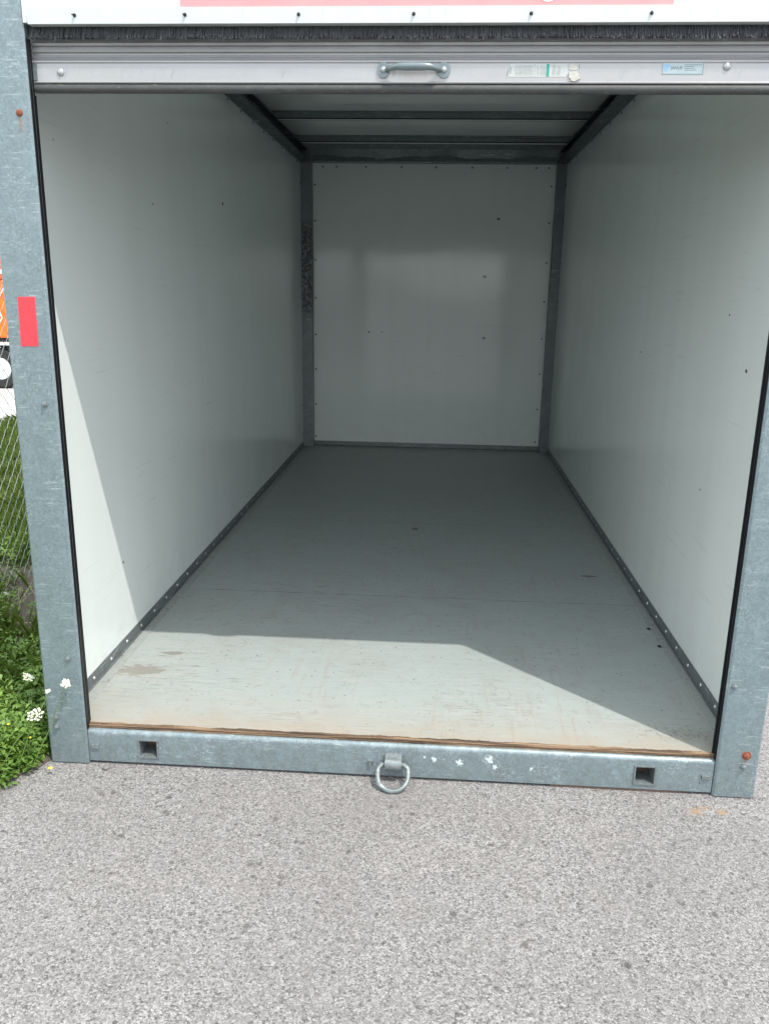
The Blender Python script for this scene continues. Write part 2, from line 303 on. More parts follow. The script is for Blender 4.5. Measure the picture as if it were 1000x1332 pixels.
# ------------------------------------------------------------ mesh helpers
class MB:
    def __init__(s): s.v = []; s.f = []
    def add(s, vs, fs):
        o = len(s.v); s.v += [tuple(v) for v in vs]; s.f += [tuple(i+o for i in f) for f in fs]
    def box(s, x0, x1, y0, y1, z0, z1):
        s.add([(x, y, z) for z in (z0, z1) for y in (y0, y1) for x in (x0, x1)],
              [(0, 2, 3, 1), (4, 5, 7, 6), (0, 1, 5, 4), (2, 6, 7, 3), (0, 4, 6, 2), (1, 3, 7, 5)])
    def extr(s, prof, axis, a, b, cap=True):     # closed profile of pairs swept along an axis
        def p3(u, v, t): return {'x': (t, u, v), 'y': (u, t, v), 'z': (u, v, t)}[axis]
        k = len(prof); vs = [p3(u, v, a) for u, v in prof] + [p3(u, v, b) for u, v in prof]
        fs = [(i, (i+1) % k, k+(i+1) % k, k+i) for i in range(k)]
        if cap: fs += [tuple(range(k))[::-1], tuple(range(k, 2*k))]
        s.add(vs, fs)
    def tube(s, pts, r, seg=8, closed=False):
        pts = [Vector(p) for p in pts]; k = len(pts); rs = r if isinstance(r, (list, tuple)) else [r]*k
        prev = None; rings = []
        for i, p in enumerate(pts):
            a = pts[i-1] if (i > 0 or closed) else p; b = pts[(i+1) % k] if (i < k-1 or closed) else p
            t = (b-a).normalized()
            if prev is None: u = t.orthogonal().normalized()
            else: u = (prev - t*prev.dot(t)).normalized()
            prev = u; vv = t.cross(u)
            rings.append([p + (u*math.cos(2*math.pi*j/seg) + vv*math.sin(2*math.pi*j/seg))*rs[i] for j in range(seg)])
        vs = [q for R_ in rings for q in R_]; fs = []
        for i in range(k if closed else k-1):
            n_ = (i+1) % k
            for j in range(seg): fs.append((i*seg+j, i*seg+(j+1) % seg, n_*seg+(j+1) % seg, n_*seg+j))
        if not closed: fs += [tuple(range(seg))[::-1], tuple((k-1)*seg+j for j in range(seg))]
        s.add(vs, fs)
    def lathe(s, prof, c, d, seg=16):            # prof: (radius, height along d)
        d = Vector(d).normalized(); u = d.orthogonal().normalized(); v = d.cross(u); c = Vector(c)
        vs = [c + d*h + (u*math.cos(2*math.pi*j/seg)+v*math.sin(2*math.pi*j/seg))*max(r, 1e-5) for r, h in prof for j in range(seg)]
        fs = [(i*seg+j, i*seg+(j+1) % seg, (i+1)*seg+(j+1) % seg, (i+1)*seg+j) for i in range(len(prof)-1) for j in range(seg)]
        fs.append(tuple(range(seg))[::-1]); fs.append(tuple((len(prof)-1)*seg+j for j in range(seg)))
        s.add(vs, fs)
    def build(s, name, mat, parent=None, bevel=0, smooth=False, seg=2):
        me = bpy.data.meshes.new(name); me.from_pydata(s.v, [], s.f); me.validate(); me.update()
        bm = bmesh.new(); bm.from_mesh(me); bmesh.ops.recalc_face_normals(bm, faces=bm.faces)
        if bevel: bmesh.ops.bevel(bm, geom=[e for e in bm.edges if e.is_manifold and e.calc_face_angle(0) > 0.5], offset=bevel, segments=seg, profile=0.7, affect='EDGES', clamp_overlap=True)
        bm.to_mesh(me); bm.free()
        me.materials.append(mat)
        if smooth or bevel:
            me.shade_smooth() if smooth else None
            if smooth: me.set_sharp_from_angle(angle=math.radians(40))
        o = bpy.data.objects.new(name, me); C.objects.link(o)
        if parent: attach(o, parent)
        return o
def world_loc(p):
    v = Vector(p.location)
    while p.parent: p = p.parent; v += p.location if p.type != 'MESH' or p.get('moved') else Vector((0, 0, 0))
    return v
roots = {}
def attach(o, parent):
    # every vertex is written in world metres: cancel the parent's offset
    o.parent = parent
    bpy_mat = parent_world(parent)
    o.matrix_parent_inverse = bpy_mat.inverted()
def parent_world(p):
    mm = p.matrix_basis.copy()
    if p.parent: mm = parent_world(p.parent) @ p.matrix_parent_inverse @ mm
    return mm
def thing(name, label, cat, loc, group=None):
    o = bpy.data.objects.new(name, None); o.location = loc; o.empty_display_size = 0.1; C.objects.link(o); tag(o, label, cat, group); return o
def tag(o, label=None, cat=None, group=None, kind=None):
    for k, v in (('label', label), ('category', cat), ('group', group), ('kind', kind)):
        if v: o[k] = v
    return o
def rep(proto_mesh, name, loc, parent, rot=None):
    o = bpy.data.objects.new(name, proto_mesh); C.objects.link(o); o.location = loc
    if rot: o.rotation_euler = rot
    attach(o, parent); return o
def mesh_only(mb, name, mat, **k):
    o = mb.build(name, mat, **k); me = o.data; bpy.data.objects.remove(o); return me

# ------------------------------------------------------------ ground
g = MB(); g.add([(-250, -250, 0), (250, -250, 0), (250, 250, 0), (-250, 250, 0)], [(0, 1, 2, 3)])
tag(g.build('asphalt_ground', M['asphalt']), kind='structure')
g = MB(); g.add([(-60, 6.6, 0.004), (-2.6, 6.3, 0.004), (-2.6, 45, 0.004), (-60, 45, 0.004)], [(0, 1, 2, 3)])
tag(g.build('gravel_lot', M['gravel']), kind='structure')

BND = [(-5, -5.2), (-2.4, -4.4), (-1.35, -3), (-0.9, -2), (-0.5, -1), (-0.31, -0.45), (-0.235, -0.22), (-0.215, -0.15), (-0.185, -0.075), (-0.15, -0.05), (-0.135, 0.0), (-0.131, 0.1), (-0.131, 4.9), (-0.2, 5.3), (-1.2, 5.9), (-3, 6.2)]
BY = np.array([b[1] for b in BND]); BX = np.array([b[0] for b in BND])
def edge_x(y): return np.interp(y, BY, BX)
def hnoise(x, y): return 0.5 + 0.25*np.sin(x*7.3+y*3.1)+0.25*np.sin(x*-4.1+y*9.7+1.3)
def vz(x, y):
    d = np.clip((edge_x(y)-x), 0, 0.5); return 0.004 + 0.05*(d/0.5)*hnoise(x, y) + 0.012*np.clip(d/0.1, 0, 1)
ys = np.concatenate([np.linspace(-5, -0.6, 30), np.linspace(-0.55, 1.6, 70), np.linspace(1.7, 6.2, 50)])
ts = np.array([0, .01, .02, .04, .06, .09, .13, .18, .24, .32, .42, .55, .7, 1, 1.4, 2, 3, 5, 9, 16, 30])
vs = []
for yv in ys:
    for t in ts:
        xx = edge_x(yv) - t; vs.append((xx, yv, float(vz(xx, yv))))
nt_ = len(ts); fs = [(i*nt_+j, i*nt_+j+1, (i+1)*nt_+j+1, (i+1)*nt_+j) for i in range(len(ys)-1) for j in range(nt_-1)]
g = MB(); g.add(vs, fs); tag(g.build('grass_verge_soil', M['soil'], smooth=True), kind='structure')

# ------------------------------------------------------------ vegetation (numpy built)
def quads_mesh(name, V, mat, nv=4):
    N = len(V)//nv
    me = bpy.data.meshes.new(name); me.vertices.add(len(V)); me.vertices.foreach_set('co', np.asarray(V, dtype=np.float32).ravel())
    me.loops.add(len(V)); me.loops.foreach_set('vertex_index', np.arange(len(V), dtype=np.int32))
    me.polygons.add(N); me.polygons.foreach_set('loop_start', np.arange(0, len(V), nv, dtype=np.int32))
    me.update(calc_edges=True); me.materials.append(mat)
    o = bpy.data.objects.new(name, me); C.objects.link(o); return o
def leaves(px, py, pz, ln, wd, az, tilt):
    d = np.stack([np.cos(az)*np.cos(tilt), np.sin(az)*np.cos(tilt), np.sin(tilt)], 1)
    sd = np.stack([-np.sin(az), np.cos(az), rng.uniform(-.5, .5, len(az))], 1)
    o = np.stack([px, py, pz], 1); L = ln[:, None]; Wd = wd[:, None]
    mid = o + d*L*0.5; tip = o + d*L; tip[:, 2] -= L[:, 0]*0.25
    mid2 = mid.copy(); mid2[:, 2] += L[:, 0]*0.08
    return np.stack([o, mid2+sd*Wd, tip, mid2-sd*Wd], 1).reshape(-1, 3)
# leafy weeds: little rosettes and branched stems with many small lobed leaves
V = []
def weeds(n_pl, xr, yr, hmin, hmax, keep=lambda x, y: True):
    for _ in range(n_pl):
        y0 = rng.uniform(*yr); x0 = rng.uniform(*xr)
        if x0 > edge_x(y0) - 0.012 or not keep(x0, y0): continue
        h = rng.uniform(hmin, hmax)
        d = edge_x(y0) - x0; h *= min(1, 0.30 + d/0.16)
        if x0 > -0.24 and y0 > -0.08: h *= 0.8
        k = int(rng.uniform(26, 44)); f = rng.random(k)
        a = rng.uniform(0, 6.28, k); r = 0.012 + 0.05*rng.random(k)*(1.1-f*0.5)*(h/0.10)**.5
        lx = x0 + np.cos(a)*r; ly = y0 + np.sin(a)*r; lz = float(vz(x0, y0)) + 0.004 + h*f
        # keep leaves outside the steel post
        inside = (lx > -0.160) & (ly > -0.045)
        lx = np.where(inside, -0.160 - rng.random(k)*0.02, lx)
        V.append(leaves(lx, ly, lz, rng.uniform(.012, .034, k), rng.uniform(.0028, .008, k), a + rng.normal(0, .5, k), rng.uniform(-.1, 1.0, k)))
bare = lambda x, y: not (x > -(0.62*y+0.20) and 0.70 < y < 1.75 and rng.random() < 0.95)
weeds(2300, (-1.5, -0.13), (-0.9, 1.2), 0.035, 0.13, bare)
weeds(700, (-0.5, -0.13), (-0.30, 0.55), 0.03, 0.10)
weeds(900, (-3.0, -1.0), (-2.5, 2.2), 0.04, 0.14)
weeds(2600, (-3.2, -0.4), (-3.4, -0.85), 0.04, 0.12)
# larger toothed leaves and broad rosettes between them
for _ in range(420):
    y0 = rng.uniform(-0.9, 0.75); x0 = rng.uniform(-1.2, -0.15)
    if x0 > edge_x(y0) - 0.05 or (x0 > -0.30 and y0 > -0.10 and y0 < 0.2): continue
    k = int(rng.uniform(5, 10)); a = rng.uniform(0, 6.28, k); z0 = float(vz(x0, y0)) + rng.uniform(0.02, 0.09)*min(1, 0.3+(edge_x(y0)-x0)/.16)
    V.append(leaves(np.full(k, x0), np.full(k, y0), np.full(k, z0), rng.uniform(.03, .065, k), rng.uniform(.004, .010, k), a, rng.uniform(.1, .9, k)))
wo = quads_mesh('leafy_weeds', np.concatenate(V), M['weed']); tag(wo, 'dense low leafy green weeds at the foot of the left galvanised post', 'weeds', kind='stuff')
# lawn grass
N = 120000
y = rng.uniform(0.2, 6.15, N)**1.0; t = rng.random(N)**1.3*5.2; x = edge_x(y) - 0.05 - t
kp = ~((x > -(0.62*y+0.20)) & (y > 0.62) & (y < 1.75) & (rng.random(N) < 0.93)) & (hnoise(x*2, y*2)+rng.random(N)*0.8 > 0.35)
x, y = x[kp], y[kp]; N = len(x); az = rng.uniform(0, 6.28, N); h = rng.uniform(.03, .11, N)*(0.6+0.7*hnoise(x*1.3, y*1.1)); z = vz(x, y)
lean = rng.uniform(.1, .9, N); wd = rng.uniform(.0014, .003, N)
base = np.stack([x, y, z], 1); side = np.stack([-np.sin(az), np.cos(az), 0*az], 1)*wd[:, None]
tip = base + np.stack([np.cos(az)*h*lean, np.sin(az)*h*lean, h], 1)
mid = base + np.stack([np.cos(az)*h*lean*.35, np.sin(az)*h*lean*.35, h*.6], 1)
tri = np.stack([base-side, base+side, mid+side*.7, tip, mid-side*.7], 1).reshape(-1, 3)
go = quads_mesh('lawn_grass', tri, M['grass'], 5); tag(go, 'uneven green grass growing behind and under the chain-link fence', 'grass', kind='stuff')

# taller loose grass in the weeds
N = 2600; y = rng.uniform(-0.5, 0.9, N); x = edge_x(y) - 0.05 - rng.random(N)**1.2*1.0; kp = ~((x > -0.42) & (y > -0.25) & (y < 0.22)); x, y = x[kp], y[kp]; N = len(x)
az = rng.uniform(0, 6.28, N); h = rng.uniform(.06, .17, N)*np.clip((edge_x(y)-x)/0.2, .3, 1); z = vz(x, y); lean = rng.uniform(.2, .8, N); wd = rng.uniform(.001, .002, N)
base = np.stack([x, y, z], 1); side = np.stack([-np.sin(az), np.cos(az), 0*az], 1)*wd[:, None]
tip = base + np.stack([np.cos(az)*h*lean, np.sin(az)*h*lean, h], 1); mid = base + np.stack([np.cos(az)*h*lean*.35, np.sin(az)*h*lean*.35, h*.6], 1)
tag(quads_mesh('tall_grass', np.stack([base-side, base+side, mid+side*.7, tip, mid-side*.7], 1).reshape(-1, 3), M['grass'], 5), 'loose taller grass blades standing up out of the leafy weeds', 'grass', kind='stuff')
N = 500; y = rng.uniform(-0.5, 1.9, N); x = edge_x(y) - 0.05 - rng.random(N)*0.9; kp = ~((x > -0.42) & (y > -0.25) & (y < 0.22)); x, y = x[kp], y[kp]; N = len(x)
az = rng.uniform(0, 6.28, N); h = rng.uniform(.02, .09, N); z = vz(x, y)+.01; wd = rng.uniform(.0008, .0018, N)
base = np.stack([x, y, z], 1); side = np.stack([-np.sin(az), np.cos(az), 0*az], 1)*wd[:, None]; tip = base + np.stack([np.cos(az)*.09, np.sin(az)*.09, h], 1)
tag(quads_mesh('dead_grass', np.stack([base-side, base+side, tip+side*.3, tip-side*.3], 1).reshape(-1, 3), M['straw']), 'scattered straw-coloured dead grass blades in the verge and on the bare soil', 'dead grass', kind='stuff')
# loose grit on the asphalt, thicker along the foot of the sill
def grit(N, xr, yfun, smin, smax):
    out = []; oct_ = np.array([(1, 0, 0), (0, 1, 0), (-1, 0, 0), (0, -1, 0), (0, 0, .8), (0, 0, -.5)], float); tri_ = [(0, 1, 4), (1, 2, 4), (2, 3, 4), (3, 0, 4), (1, 0, 5), (2, 1, 5), (3, 2, 5), (0, 3, 5)]
    for _ in range(N):
        r_ = rng.uniform(smin, smax)*(1 if rng.random() < .9 else 1.5); v = oct_*rng.uniform(.6, 1.2, (6, 3))*r_; a = rng.uniform(0, 3.1); c_, s_ = math.cos(a), math.sin(a)
        v = np.stack([v[:, 0]*c_-v[:, 1]*s_, v[:, 0]*s_+v[:, 1]*c_, v[:, 2]], 1) + (rng.uniform(*xr), yfun(), r_*.35)
        out.append(v[np.array(tri_)].reshape(-1, 3))
    return np.concatenate(out)
G = [grit(650, (-0.1, W+0.25), lambda: -abs(rng.normal(0, .018))+0.012, .0012, .0032), grit(1500, (-0.3, 2.6), lambda: rng.uniform(-1.5, 0.0), .0010, .0026)]
tag(quads_mesh('loose_grit', np.concatenate(G), M['stone'], 3), 'fine loose grit lying on the asphalt along the sill', 'grit', kind='stuff')

# ------------------------------------------------------------ wild carrot flowers and small yellow ones
def umbel(base, top, r, nbl, tiltv, label, seed):
    rr = random.Random(seed)
    t = thing('wild_carrot_flower', label, 'flower', base, 'wild carrot flowers by the left post')
    b = Vector(base); p = Vector(top); s = MB()
    md = (b+p)/2 + Vector((rr.uniform(-.01, .01), rr.uniform(-.01, .01), 0.01))
    s.tube([b, md, p], [0.0016, 0.0013, 0.0010], 6)
    nrm = Vector(tiltv).normalized(); u = nrm.orthogonal().normalized(); v = nrm.cross(u)
    h = MB(); pts = []
    for i in range(nbl):
        a = i*2.39996; q = r*math.sqrt((i+0.5)/nbl)
        c = p + nrm*(0.014 + rr.uniform(-.002, .003) - q*q*6) + (u*math.cos(a)+v*math.sin(a))*q
        s.tube([p, (p+c)/2 - nrm*0.002, c], 0.0005, 4)
        for k in range(5):
            aa = k*1.257+rr.random(); rad = rr.uniform(.0022, .0042)
            cc = c + (u*math.cos(aa)+v*math.sin(aa))*rad*0.8 + nrm*rr.uniform(-.001, .001)
            d = (u*math.cos(aa)+v*math.sin(aa)); e = nrm.cross(d)
            h.add([cc - d*.002, cc+e*.0021+nrm*.0005, cc+d*.0026+nrm*.001, cc-e*.0021+nrm*.0005], [(0, 1, 2, 3)])
    s.build('stem', M['stem'], t, smooth=True); h.build('flower_head', M['petal'], t)
umbel((-0.35, 0.03, 0.02), (-0.221, 0.079, 0.245), 0.018, 15, (0.55, -0.1, 1), 'white wild carrot flower seen edge-on above the weeds, left of the post', 1)
umbel((-0.165, -0.05, 0.01), (-0.042, -0.02, 0.287), 0.014, 12, (0.25, -0.7, 0.8), 'cream wild carrot flower in front of the post, casting its shadow on the steel', 2)
umbel((-0.24, -0.12, 0.02), (-0.118, -0.075, 0.205), 0.024, 18, (0.1, -0.5, 0.9), 'largest and lowest white wild carrot flower overlapping the post edge', 3)
umbel((-0.20, -0.07, 0.01), (-0.100, -0.02, 0.255), 0.006, 6, (0.1, -0.5, 0.9), 'tiny unopened wild carrot flower left of the cream one on the post', 4)
def yflower(base, top, label, q=1.0):
    t = thing('yellow_flower', label, 'flower', base, 'small yellow flowers among the weeds')
    s = MB(); s.tube([base, ((base[0]+top[0])/2+.004, (base[1]+top[1])/2, (base[2]+top[2])/2), top], 0.0009, 5); s.build('stem', M['stem'], t)
    h = MB()
    for k in range(9):
        a = k*0.698; c, s_ = math.cos(a), math.sin(a); x0, y0, z0 = top
        h.add([(x0, y0, z0), (x0+q*(c*.005-s_*.002), y0+q*(s_*.005+c*.002), z0+.003), (x0+q*c*.008, y0+q*s_*.008, z0+.002), (x0+q*(c*.005+s_*.002), y0+q*(s_*.005-c*.002), z0+.003)], [(0, 1, 2, 3)])
    h.lathe([(0.003, 0), (0.0035, 0.002), (0.001, 0.004)], top, (0, 0, 1), 8)
    h.build('petals', M['yellow'], t)
yflower((-0.112, -0.075, 0.0), (-0.095, -0.068, 0.022), 'bright yellow flower lying over the asphalt just below the post foot')
yflower((-0.19, -0.05, 0.0), (-0.168, -0.033, 0.105), 'orange-yellow flower in the weeds beside the post bolts', 0.6)
yflower((-0.27, -0.02, 0.0), (-0.252, -0.004, 0.13), 'small yellow flower among the weeds below the edge-on white flower', 0.6)
# dry twigs on the bare soil
def twig(pts, r, label):
    s = MB(); s.tube(pts, [r]+[r*.85]*(len(pts)-2)+[r*.5], 6); o = s.build('dry_twig', M['straw'], smooth=True); tag(o, label, 'twig', 'dry twigs on the bare soil')
twig([(-0.95, 0.93, .05), (-0.80, 0.93, .055), (-0.66, 0.97, .05), (-0.50, 1.02, .05)], 0.004, 'long pale dry twig lying across bare soil beside the post')
twig([(-0.80, 0.90, .05), (-0.70, 0.80, .05), (-0.62, 0.70, .04)], 0.003, 'short dry twig slanting below the long pale one')
def pebble(c, r, mat, label, seed):
    rr = random.Random(seed); bm = bmesh.new(); bmesh.ops.create_icosphere(bm, subdivisions=2, radius=r)
    for v in bm.verts: v.co *= rr.uniform(.8, 1.15); v.co.z *= 0.62
    me = bpy.data.meshes.new('pebble'); bm.to_mesh(me); bm.free(); me.materials.append(mat); me.shade_smooth()
    o = bpy.data.objects.new('pebble', me); o.location = c; C.objects.link(o); tag(o, label, 'pebble')
pebble((0.064, -0.022, 0.006), 0.011, M['stone'], 'small dark pebble on the asphalt against the left end of the sill', 3)
pebble((-0.93, 1.24, 0.06), 0.028, M['paper'], 'pale grey stone in the grass at the bottom of the fence', 5)

# ------------------------------------------------------------ chain-link fence
FX = -0.97; F0, F1, FH = -1.2, 12.5, 1.85
fe = thing('chain_link_fence', 'galvanised chain-link fence standing in the grass left of the container', 'fence', (FX, 5, 0))
pw = 0.078; nw = int((F1-F0)/pw)
vv = []; 
def wirestrip(pts, r):
    # triangular section wire as numpy quads
    pts = np.array(pts); off = [np.array((0, 0, r)), np.array((r*.9, 0, -r*.6)), np.array((-r*.9, 0, -r*.6))]
    d = pts[1:]-pts[:-1]
    for k in range(3):
        a = pts + off[k]; b = pts + off[(k+1) % 3]
        vv.append(np.stack([a[:-1], a[1:], b[1:], b[:-1]], 1).reshape(-1, 3))
nz = int(FH/(pw/2))
zz = 0.04 + np.arange(nz)*pw*0.5
for i in range(nw):
    yb = F0 + i*pw
    j = np.arange(nz); yy = yb + np.where(j % 2 == 0, 0, pw*0.54); xx = FX + np.where(j % 2 == 0, 0.0025, -0.0025) + 0.02*np.sin(yy*1.1)*np.sin(zz*1.7)
    sag = 0.006*np.sin(yy*5+zz*3)
    wirestrip(np.stack([xx, yy+sag, zz], 1), 0.0016)
    yy = yb + pw + np.where(j % 2 == 0, 0, -pw*0.54)
yo = quads_mesh('wire_mesh', np.concatenate(vv), M['wire']); 
vv = []
for i in range(nw):                                   # the return legs that close each diamond
    yb = F0 + i*pw + pw
    j = np.arange(nz); yy = yb + np.where(j % 2 == 0, 0, -pw*0.54); xx = FX + np.where(j % 2 == 0, -0.0025, 0.0025) + 0.02*np.sin(yy*1.1)*np.sin(zz*1.7)
    wirestrip(np.stack([xx, yy+0.006*np.sin(yy*5+zz*3), zz], 1), 0.0016)
me2 = quads_mesh('tmp', np.concatenate(vv), M['wire'])
bm = bmesh.new(); bm.from_mesh(yo.data); bm.from_mesh(me2.data); bm.to_mesh(yo.data); bm.free(); bpy.data.objects.remove(me2)
attach(yo, fe)
for k, yv in enumerate((-1.2, 3.3, 6.4, 9.5, 12.5)):
    s = MB(); s.lathe([(0.024, 0), (0.024, FH+.04), (0.028, FH+.045), (0.02, FH+.075)], (FX-0.03, yv, -0.02), (0, 0, 1), 14); s.build('post', M['wire'], fe, smooth=True)
s = MB(); s.tube([(FX-.03, F0, FH), (FX-.03, F1, FH)], 0.017, 10); s.build('top_rail', M['wire'], fe, smooth=True)

# ------------------------------------------------------------ orange cargo trailer behind the fence
tx, ty = -6.3, 10.2
tr = thing('cargo_trailer', 'orange enclosed cargo trailer with white graphics parked beyond the chain-link fence', 'trailer', (tx, ty, 0))
s = MB(); s.box(tx-1.5, tx+1.5, ty-0.9, ty+0.9, 0.72, 1.52); s.build('body', M['orange'], tr, bevel=0.03)
s = MB(); s.box(tx-1.5, tx+1.5, ty-0.9, ty+0.9, 1.525, 2.05); s.build('upper_body', M['dull_red'], tr, bevel=0.03)
s = MB(); s.box(tx-1.45, tx+1.45, ty-0.8, ty+0.8, 0.58, 0.715); s.build('chassis', M['dark_frame'], tr, bevel=0.01)
s = MB(); s.tube([(tx+1.4, ty, 0.62), (tx+2.4, ty, 0.5)], 0.05, 8); s.lathe([(0.04, 0), (0.04, 0.5)], (tx+2.35, ty, 0.0), (0, 0, 1), 10); s.build('tow_bar', M['dark_frame'], tr)
s = MB()
for k in range(26):
    a = random.uniform(-1.4, 1.45); b = random.uniform(0.8, 1.95); r = random.uniform(.02, .05)
    s.lathe([(r, 0), (r*.9, 0.004)], (tx+a, ty-0.9, b), (0, -1, 0), 10)
for a in np.arange(-1.4, 1.4, 0.35): s.tube([(tx+a, ty-.902, 0.8), (tx+a+.12, ty-.902, 1.0), (tx+a+.05, ty-.902, 1.2), (tx+a+.22, ty-.902, 1.45)], 0.012, 5)
s.box(tx-1.45, tx+1.45, ty-.906, ty-.9, 1.60, 1.66); s.build('white_graphic', M['white'], tr)
for dy in (-0.86, 0.86):
    for dx in (-0.38, 0.42, 1.1):
        wl = MB(); r = 0.29
        wl.lathe([(r*.55, 0), (r*.9, .0), (r, .04), (r, .16), (r*.9, .2), (r*.55, .2)], (tx+dx, ty+dy-0.1, r), (0, 1, 0), 24); w_ = wl.build('wheel', M['tyre'], tr, smooth=True)
        rm = MB(); rm.lathe([(r*.54, 0), (r*.5, .03), (r*.2, .02), (r*.15, -.01), (0.001, -.01)], (tx+dx, ty+dy-0.105, r), (0, 1, 0), 16); rm.build('rim', M['white'], w_, smooth=True)
    s = MB(); s.box(tx-0.75, tx+1.45, ty+dy-.12, ty+dy+.12, 0.62, 0.66); s.build('fender', M['white'], tr, bevel=0.01)
for dx in (-1.4, 1.4): s = MB(); s.box(tx+dx-.06, tx+dx+.06, ty-.915, ty-.9, .95, 1.05); s.build('marker_light', M['lens'], tr, bevel=0.004)

# ============================================================ the storage container
ct = thing('storage_container', 'open white portable storage container in a galvanised steel frame with its roll-up door raised', 'container', (W/2, D/2, 0))
def part(mb, name, mat, parent=None, **k): return mb.build(name, M[mat], parent or ct, **k)

# bolts and rivets
def dome(r, h): b = MB(); b.lathe([(r, 0), (r*.97, h*.3), (r*.75, h*.72), (r*.35, h*.95), (0.0003, h)], (0, 0, 0), (0, 0, 1), 14); return b
def hexbolt(r, h): b = MB(); b.lathe([(r*1.35, 0), (r*1.35, h*.25)], (0, 0, 0), (0, 0, 1), 18); b.lathe([(r, h*.25), (r, h*.85), (r*.8, h)], (0, 0, 0), (0, 0, 1), 6); b.lathe([(r*.5, h), (r*.45, h*1.5), (0.0005, h*1.55)], (0, 0, 0), (0, 0, 1), 10); return b
me_bolt = mesh_only(hexbolt(0.0075, 0.008), 'bolt', M['zinc']); me_rustbolt = mesh_only(hexbolt(0.010, 0.008), 'bolt', M['rust'])
me_rust_s = mesh_only(dome(0.009, 0.006), 'bolt', M['rust'])
me_rivet = mesh_only(dome(0.0062, 0.004), 'rivet', M['rivet'], smooth=True)
me_drivet = mesh_only(dome(0.010, 0.006), 'rivet', M['rail_rivet'], smooth=True)
me_screw = mesh_only(dome(0.007, 0.004), 'screw', M['screw_dark'], smooth=True)
FY = (math.radians(90), 0, 0)                       # heads facing -y
FXp = (0, math.radians(90), 0); FXn = (0, math.radians(-90), 0)

# front posts: outer channel, face at y = 0
for side in (-1, 1):
    b = MB()
    if side < 0:
        prof = [(-P, 0.13), (-P, 0.006), (-P+.006, 0.0), (-.007, 0.0), (-.001, 0.005), (-.001, 0.034), (-.030, 0.034), (-.030, 0.028), (-P+.03, 0.028), (-P+.03, 0.13)]
    else:
        prof = [(W+P, 0.13), (W+P-.03, 0.13), (W+P-.03, 0.028), (W+.030, 0.028), (W+.030, 0.034), (W+.001, 0.034), (W+.001, 0.005), (W+.007, 0.0), (W+P-.006, 0.0), (W+P, 0.006)]
    b.extr(prof, 'z', 0.004, ZR+.02); post = part(b, 'corner_post', 'galv')
    if side < 0:
        tag(post, 'left front post with a red reflective strip')
        for x_, z_, me_ in ((-.031, 1.912, me_rust_s), (-.036, 1.155, me_bolt), (-.037, .368, me_bolt), (-.093, .163, me_bolt), (-.094, .13, me_bolt)):
            rep(me_, 'bolt', (x_, 0.0, z_), post, FY)
        r_ = MB(); z0, z1 = 1.316, 1.450; r_.add([(-.0875, -.0015, z0), (-.0385, -.0015, z0+.001), (-.0365, -.0015, z1), (-.0845, -.0015, z1-.001), (-.0875, 0, z0), (-.0385, 0, z0+.001), (-.0365, 0, z1), (-.0845, 0, z1-.001)], [(0, 1, 2, 3), (0, 4, 5, 1), (1, 5, 6, 2), (2, 6, 7, 3), (3, 7, 4, 0)])
        r_.build('reflective_strip', M['reflect'], post)
    else:
        for x_, z_, me_ in ((1.973, .374, me_bolt), (2.036, .148, me_rustbolt), (2.032, .110, me_bolt)): rep(me_, 'bolt', (x_, 0.0, z_), post, FY)
        s = MB(); s.box(1.998, 2.042, 0.004, 0.03, 0.0005, 0.006); s.build('foot_pad', M['rust'], post)

# rear posts seen from inside, with the mould stain on the left one
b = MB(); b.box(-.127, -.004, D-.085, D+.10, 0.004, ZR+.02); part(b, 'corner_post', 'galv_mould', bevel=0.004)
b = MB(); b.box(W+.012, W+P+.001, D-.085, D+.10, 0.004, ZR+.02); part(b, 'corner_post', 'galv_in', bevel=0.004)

# sill beam with its rounded top edge and two square pockets
def sill_prof(zlo, zhi):
    y0, y1, r = 0.008, 0.06, 0.014
    pts = [(y1, zlo), (y0, zlo)]
    if zhi > 0.11:
        for k in range(7):
            a = math.pi - k*math.pi/12; pts.append((y0+r+math.cos(a)*r, zhi-r+math.sin(a)*r))
        pts.append((y1, zhi))
    else: pts += [(y0, zhi), (y1, zhi)]
    return pts
ZS = 0.1205
b = MB(); hs = [(0.166, 0.222, 0.033, 0.090), (1.717, 1.774, 0.030, 0.087)]
b.extr(sill_prof(0.010, ZS), 'x', 0.0005, hs[0][0]); b.extr(sill_prof(0.010, ZS), 'x', hs[0][1], hs[1][0]); b.extr(sill_prof(0.010, ZS), 'x', hs[1][1], W-.0005)
for x0, x1, z0, z1 in hs: b.extr(sill_prof(0.010, z0), 'x', x0, x1); b.extr(sill_prof(z1, ZS), 'x', x0, x1)
sill = part(b, 'sill_beam', 'galv_sill', smooth=True)
for x0, x1, z0, z1 in hs:                            # welded square sleeves
    t = 0.005; s = MB(); ya, yb = 0.0045, 0.10
    s.box(x0-t, x0+.0005, ya, yb, z0-t, z1+t); s.box(x1-.0005, x1+t, ya, yb, z0-t, z1+t); s.box(x0+.0005, x1-.0005, ya, yb, z0-t, z0+.0005); s.box(x0+.0005, x1-.0005, ya, yb, z1-.0005, z1+t)
    s.build('fork_pocket', M['galv_ring'], sill, bevel=0.0015)
    s = MB(); s.box(x0, x1, 0.075, 0.08, z0, z1); s.build('pocket_back', M['dark_rust'], sill)
for x_, m_ in ((0.008, 'galv_ring'), (1.915, 'galv_ring')):
    s = MB(); s.box(x_, x_+.026, 0.001, 0.008, 0.056, 0.070); s.build('tab', M[m_], sill, bevel=0.002)
s = MB(); s.box(1.46, 1.86, 0.01, 0.05, 0.0015, 0.009); s.build('shim', M['dark_rust'], sill)
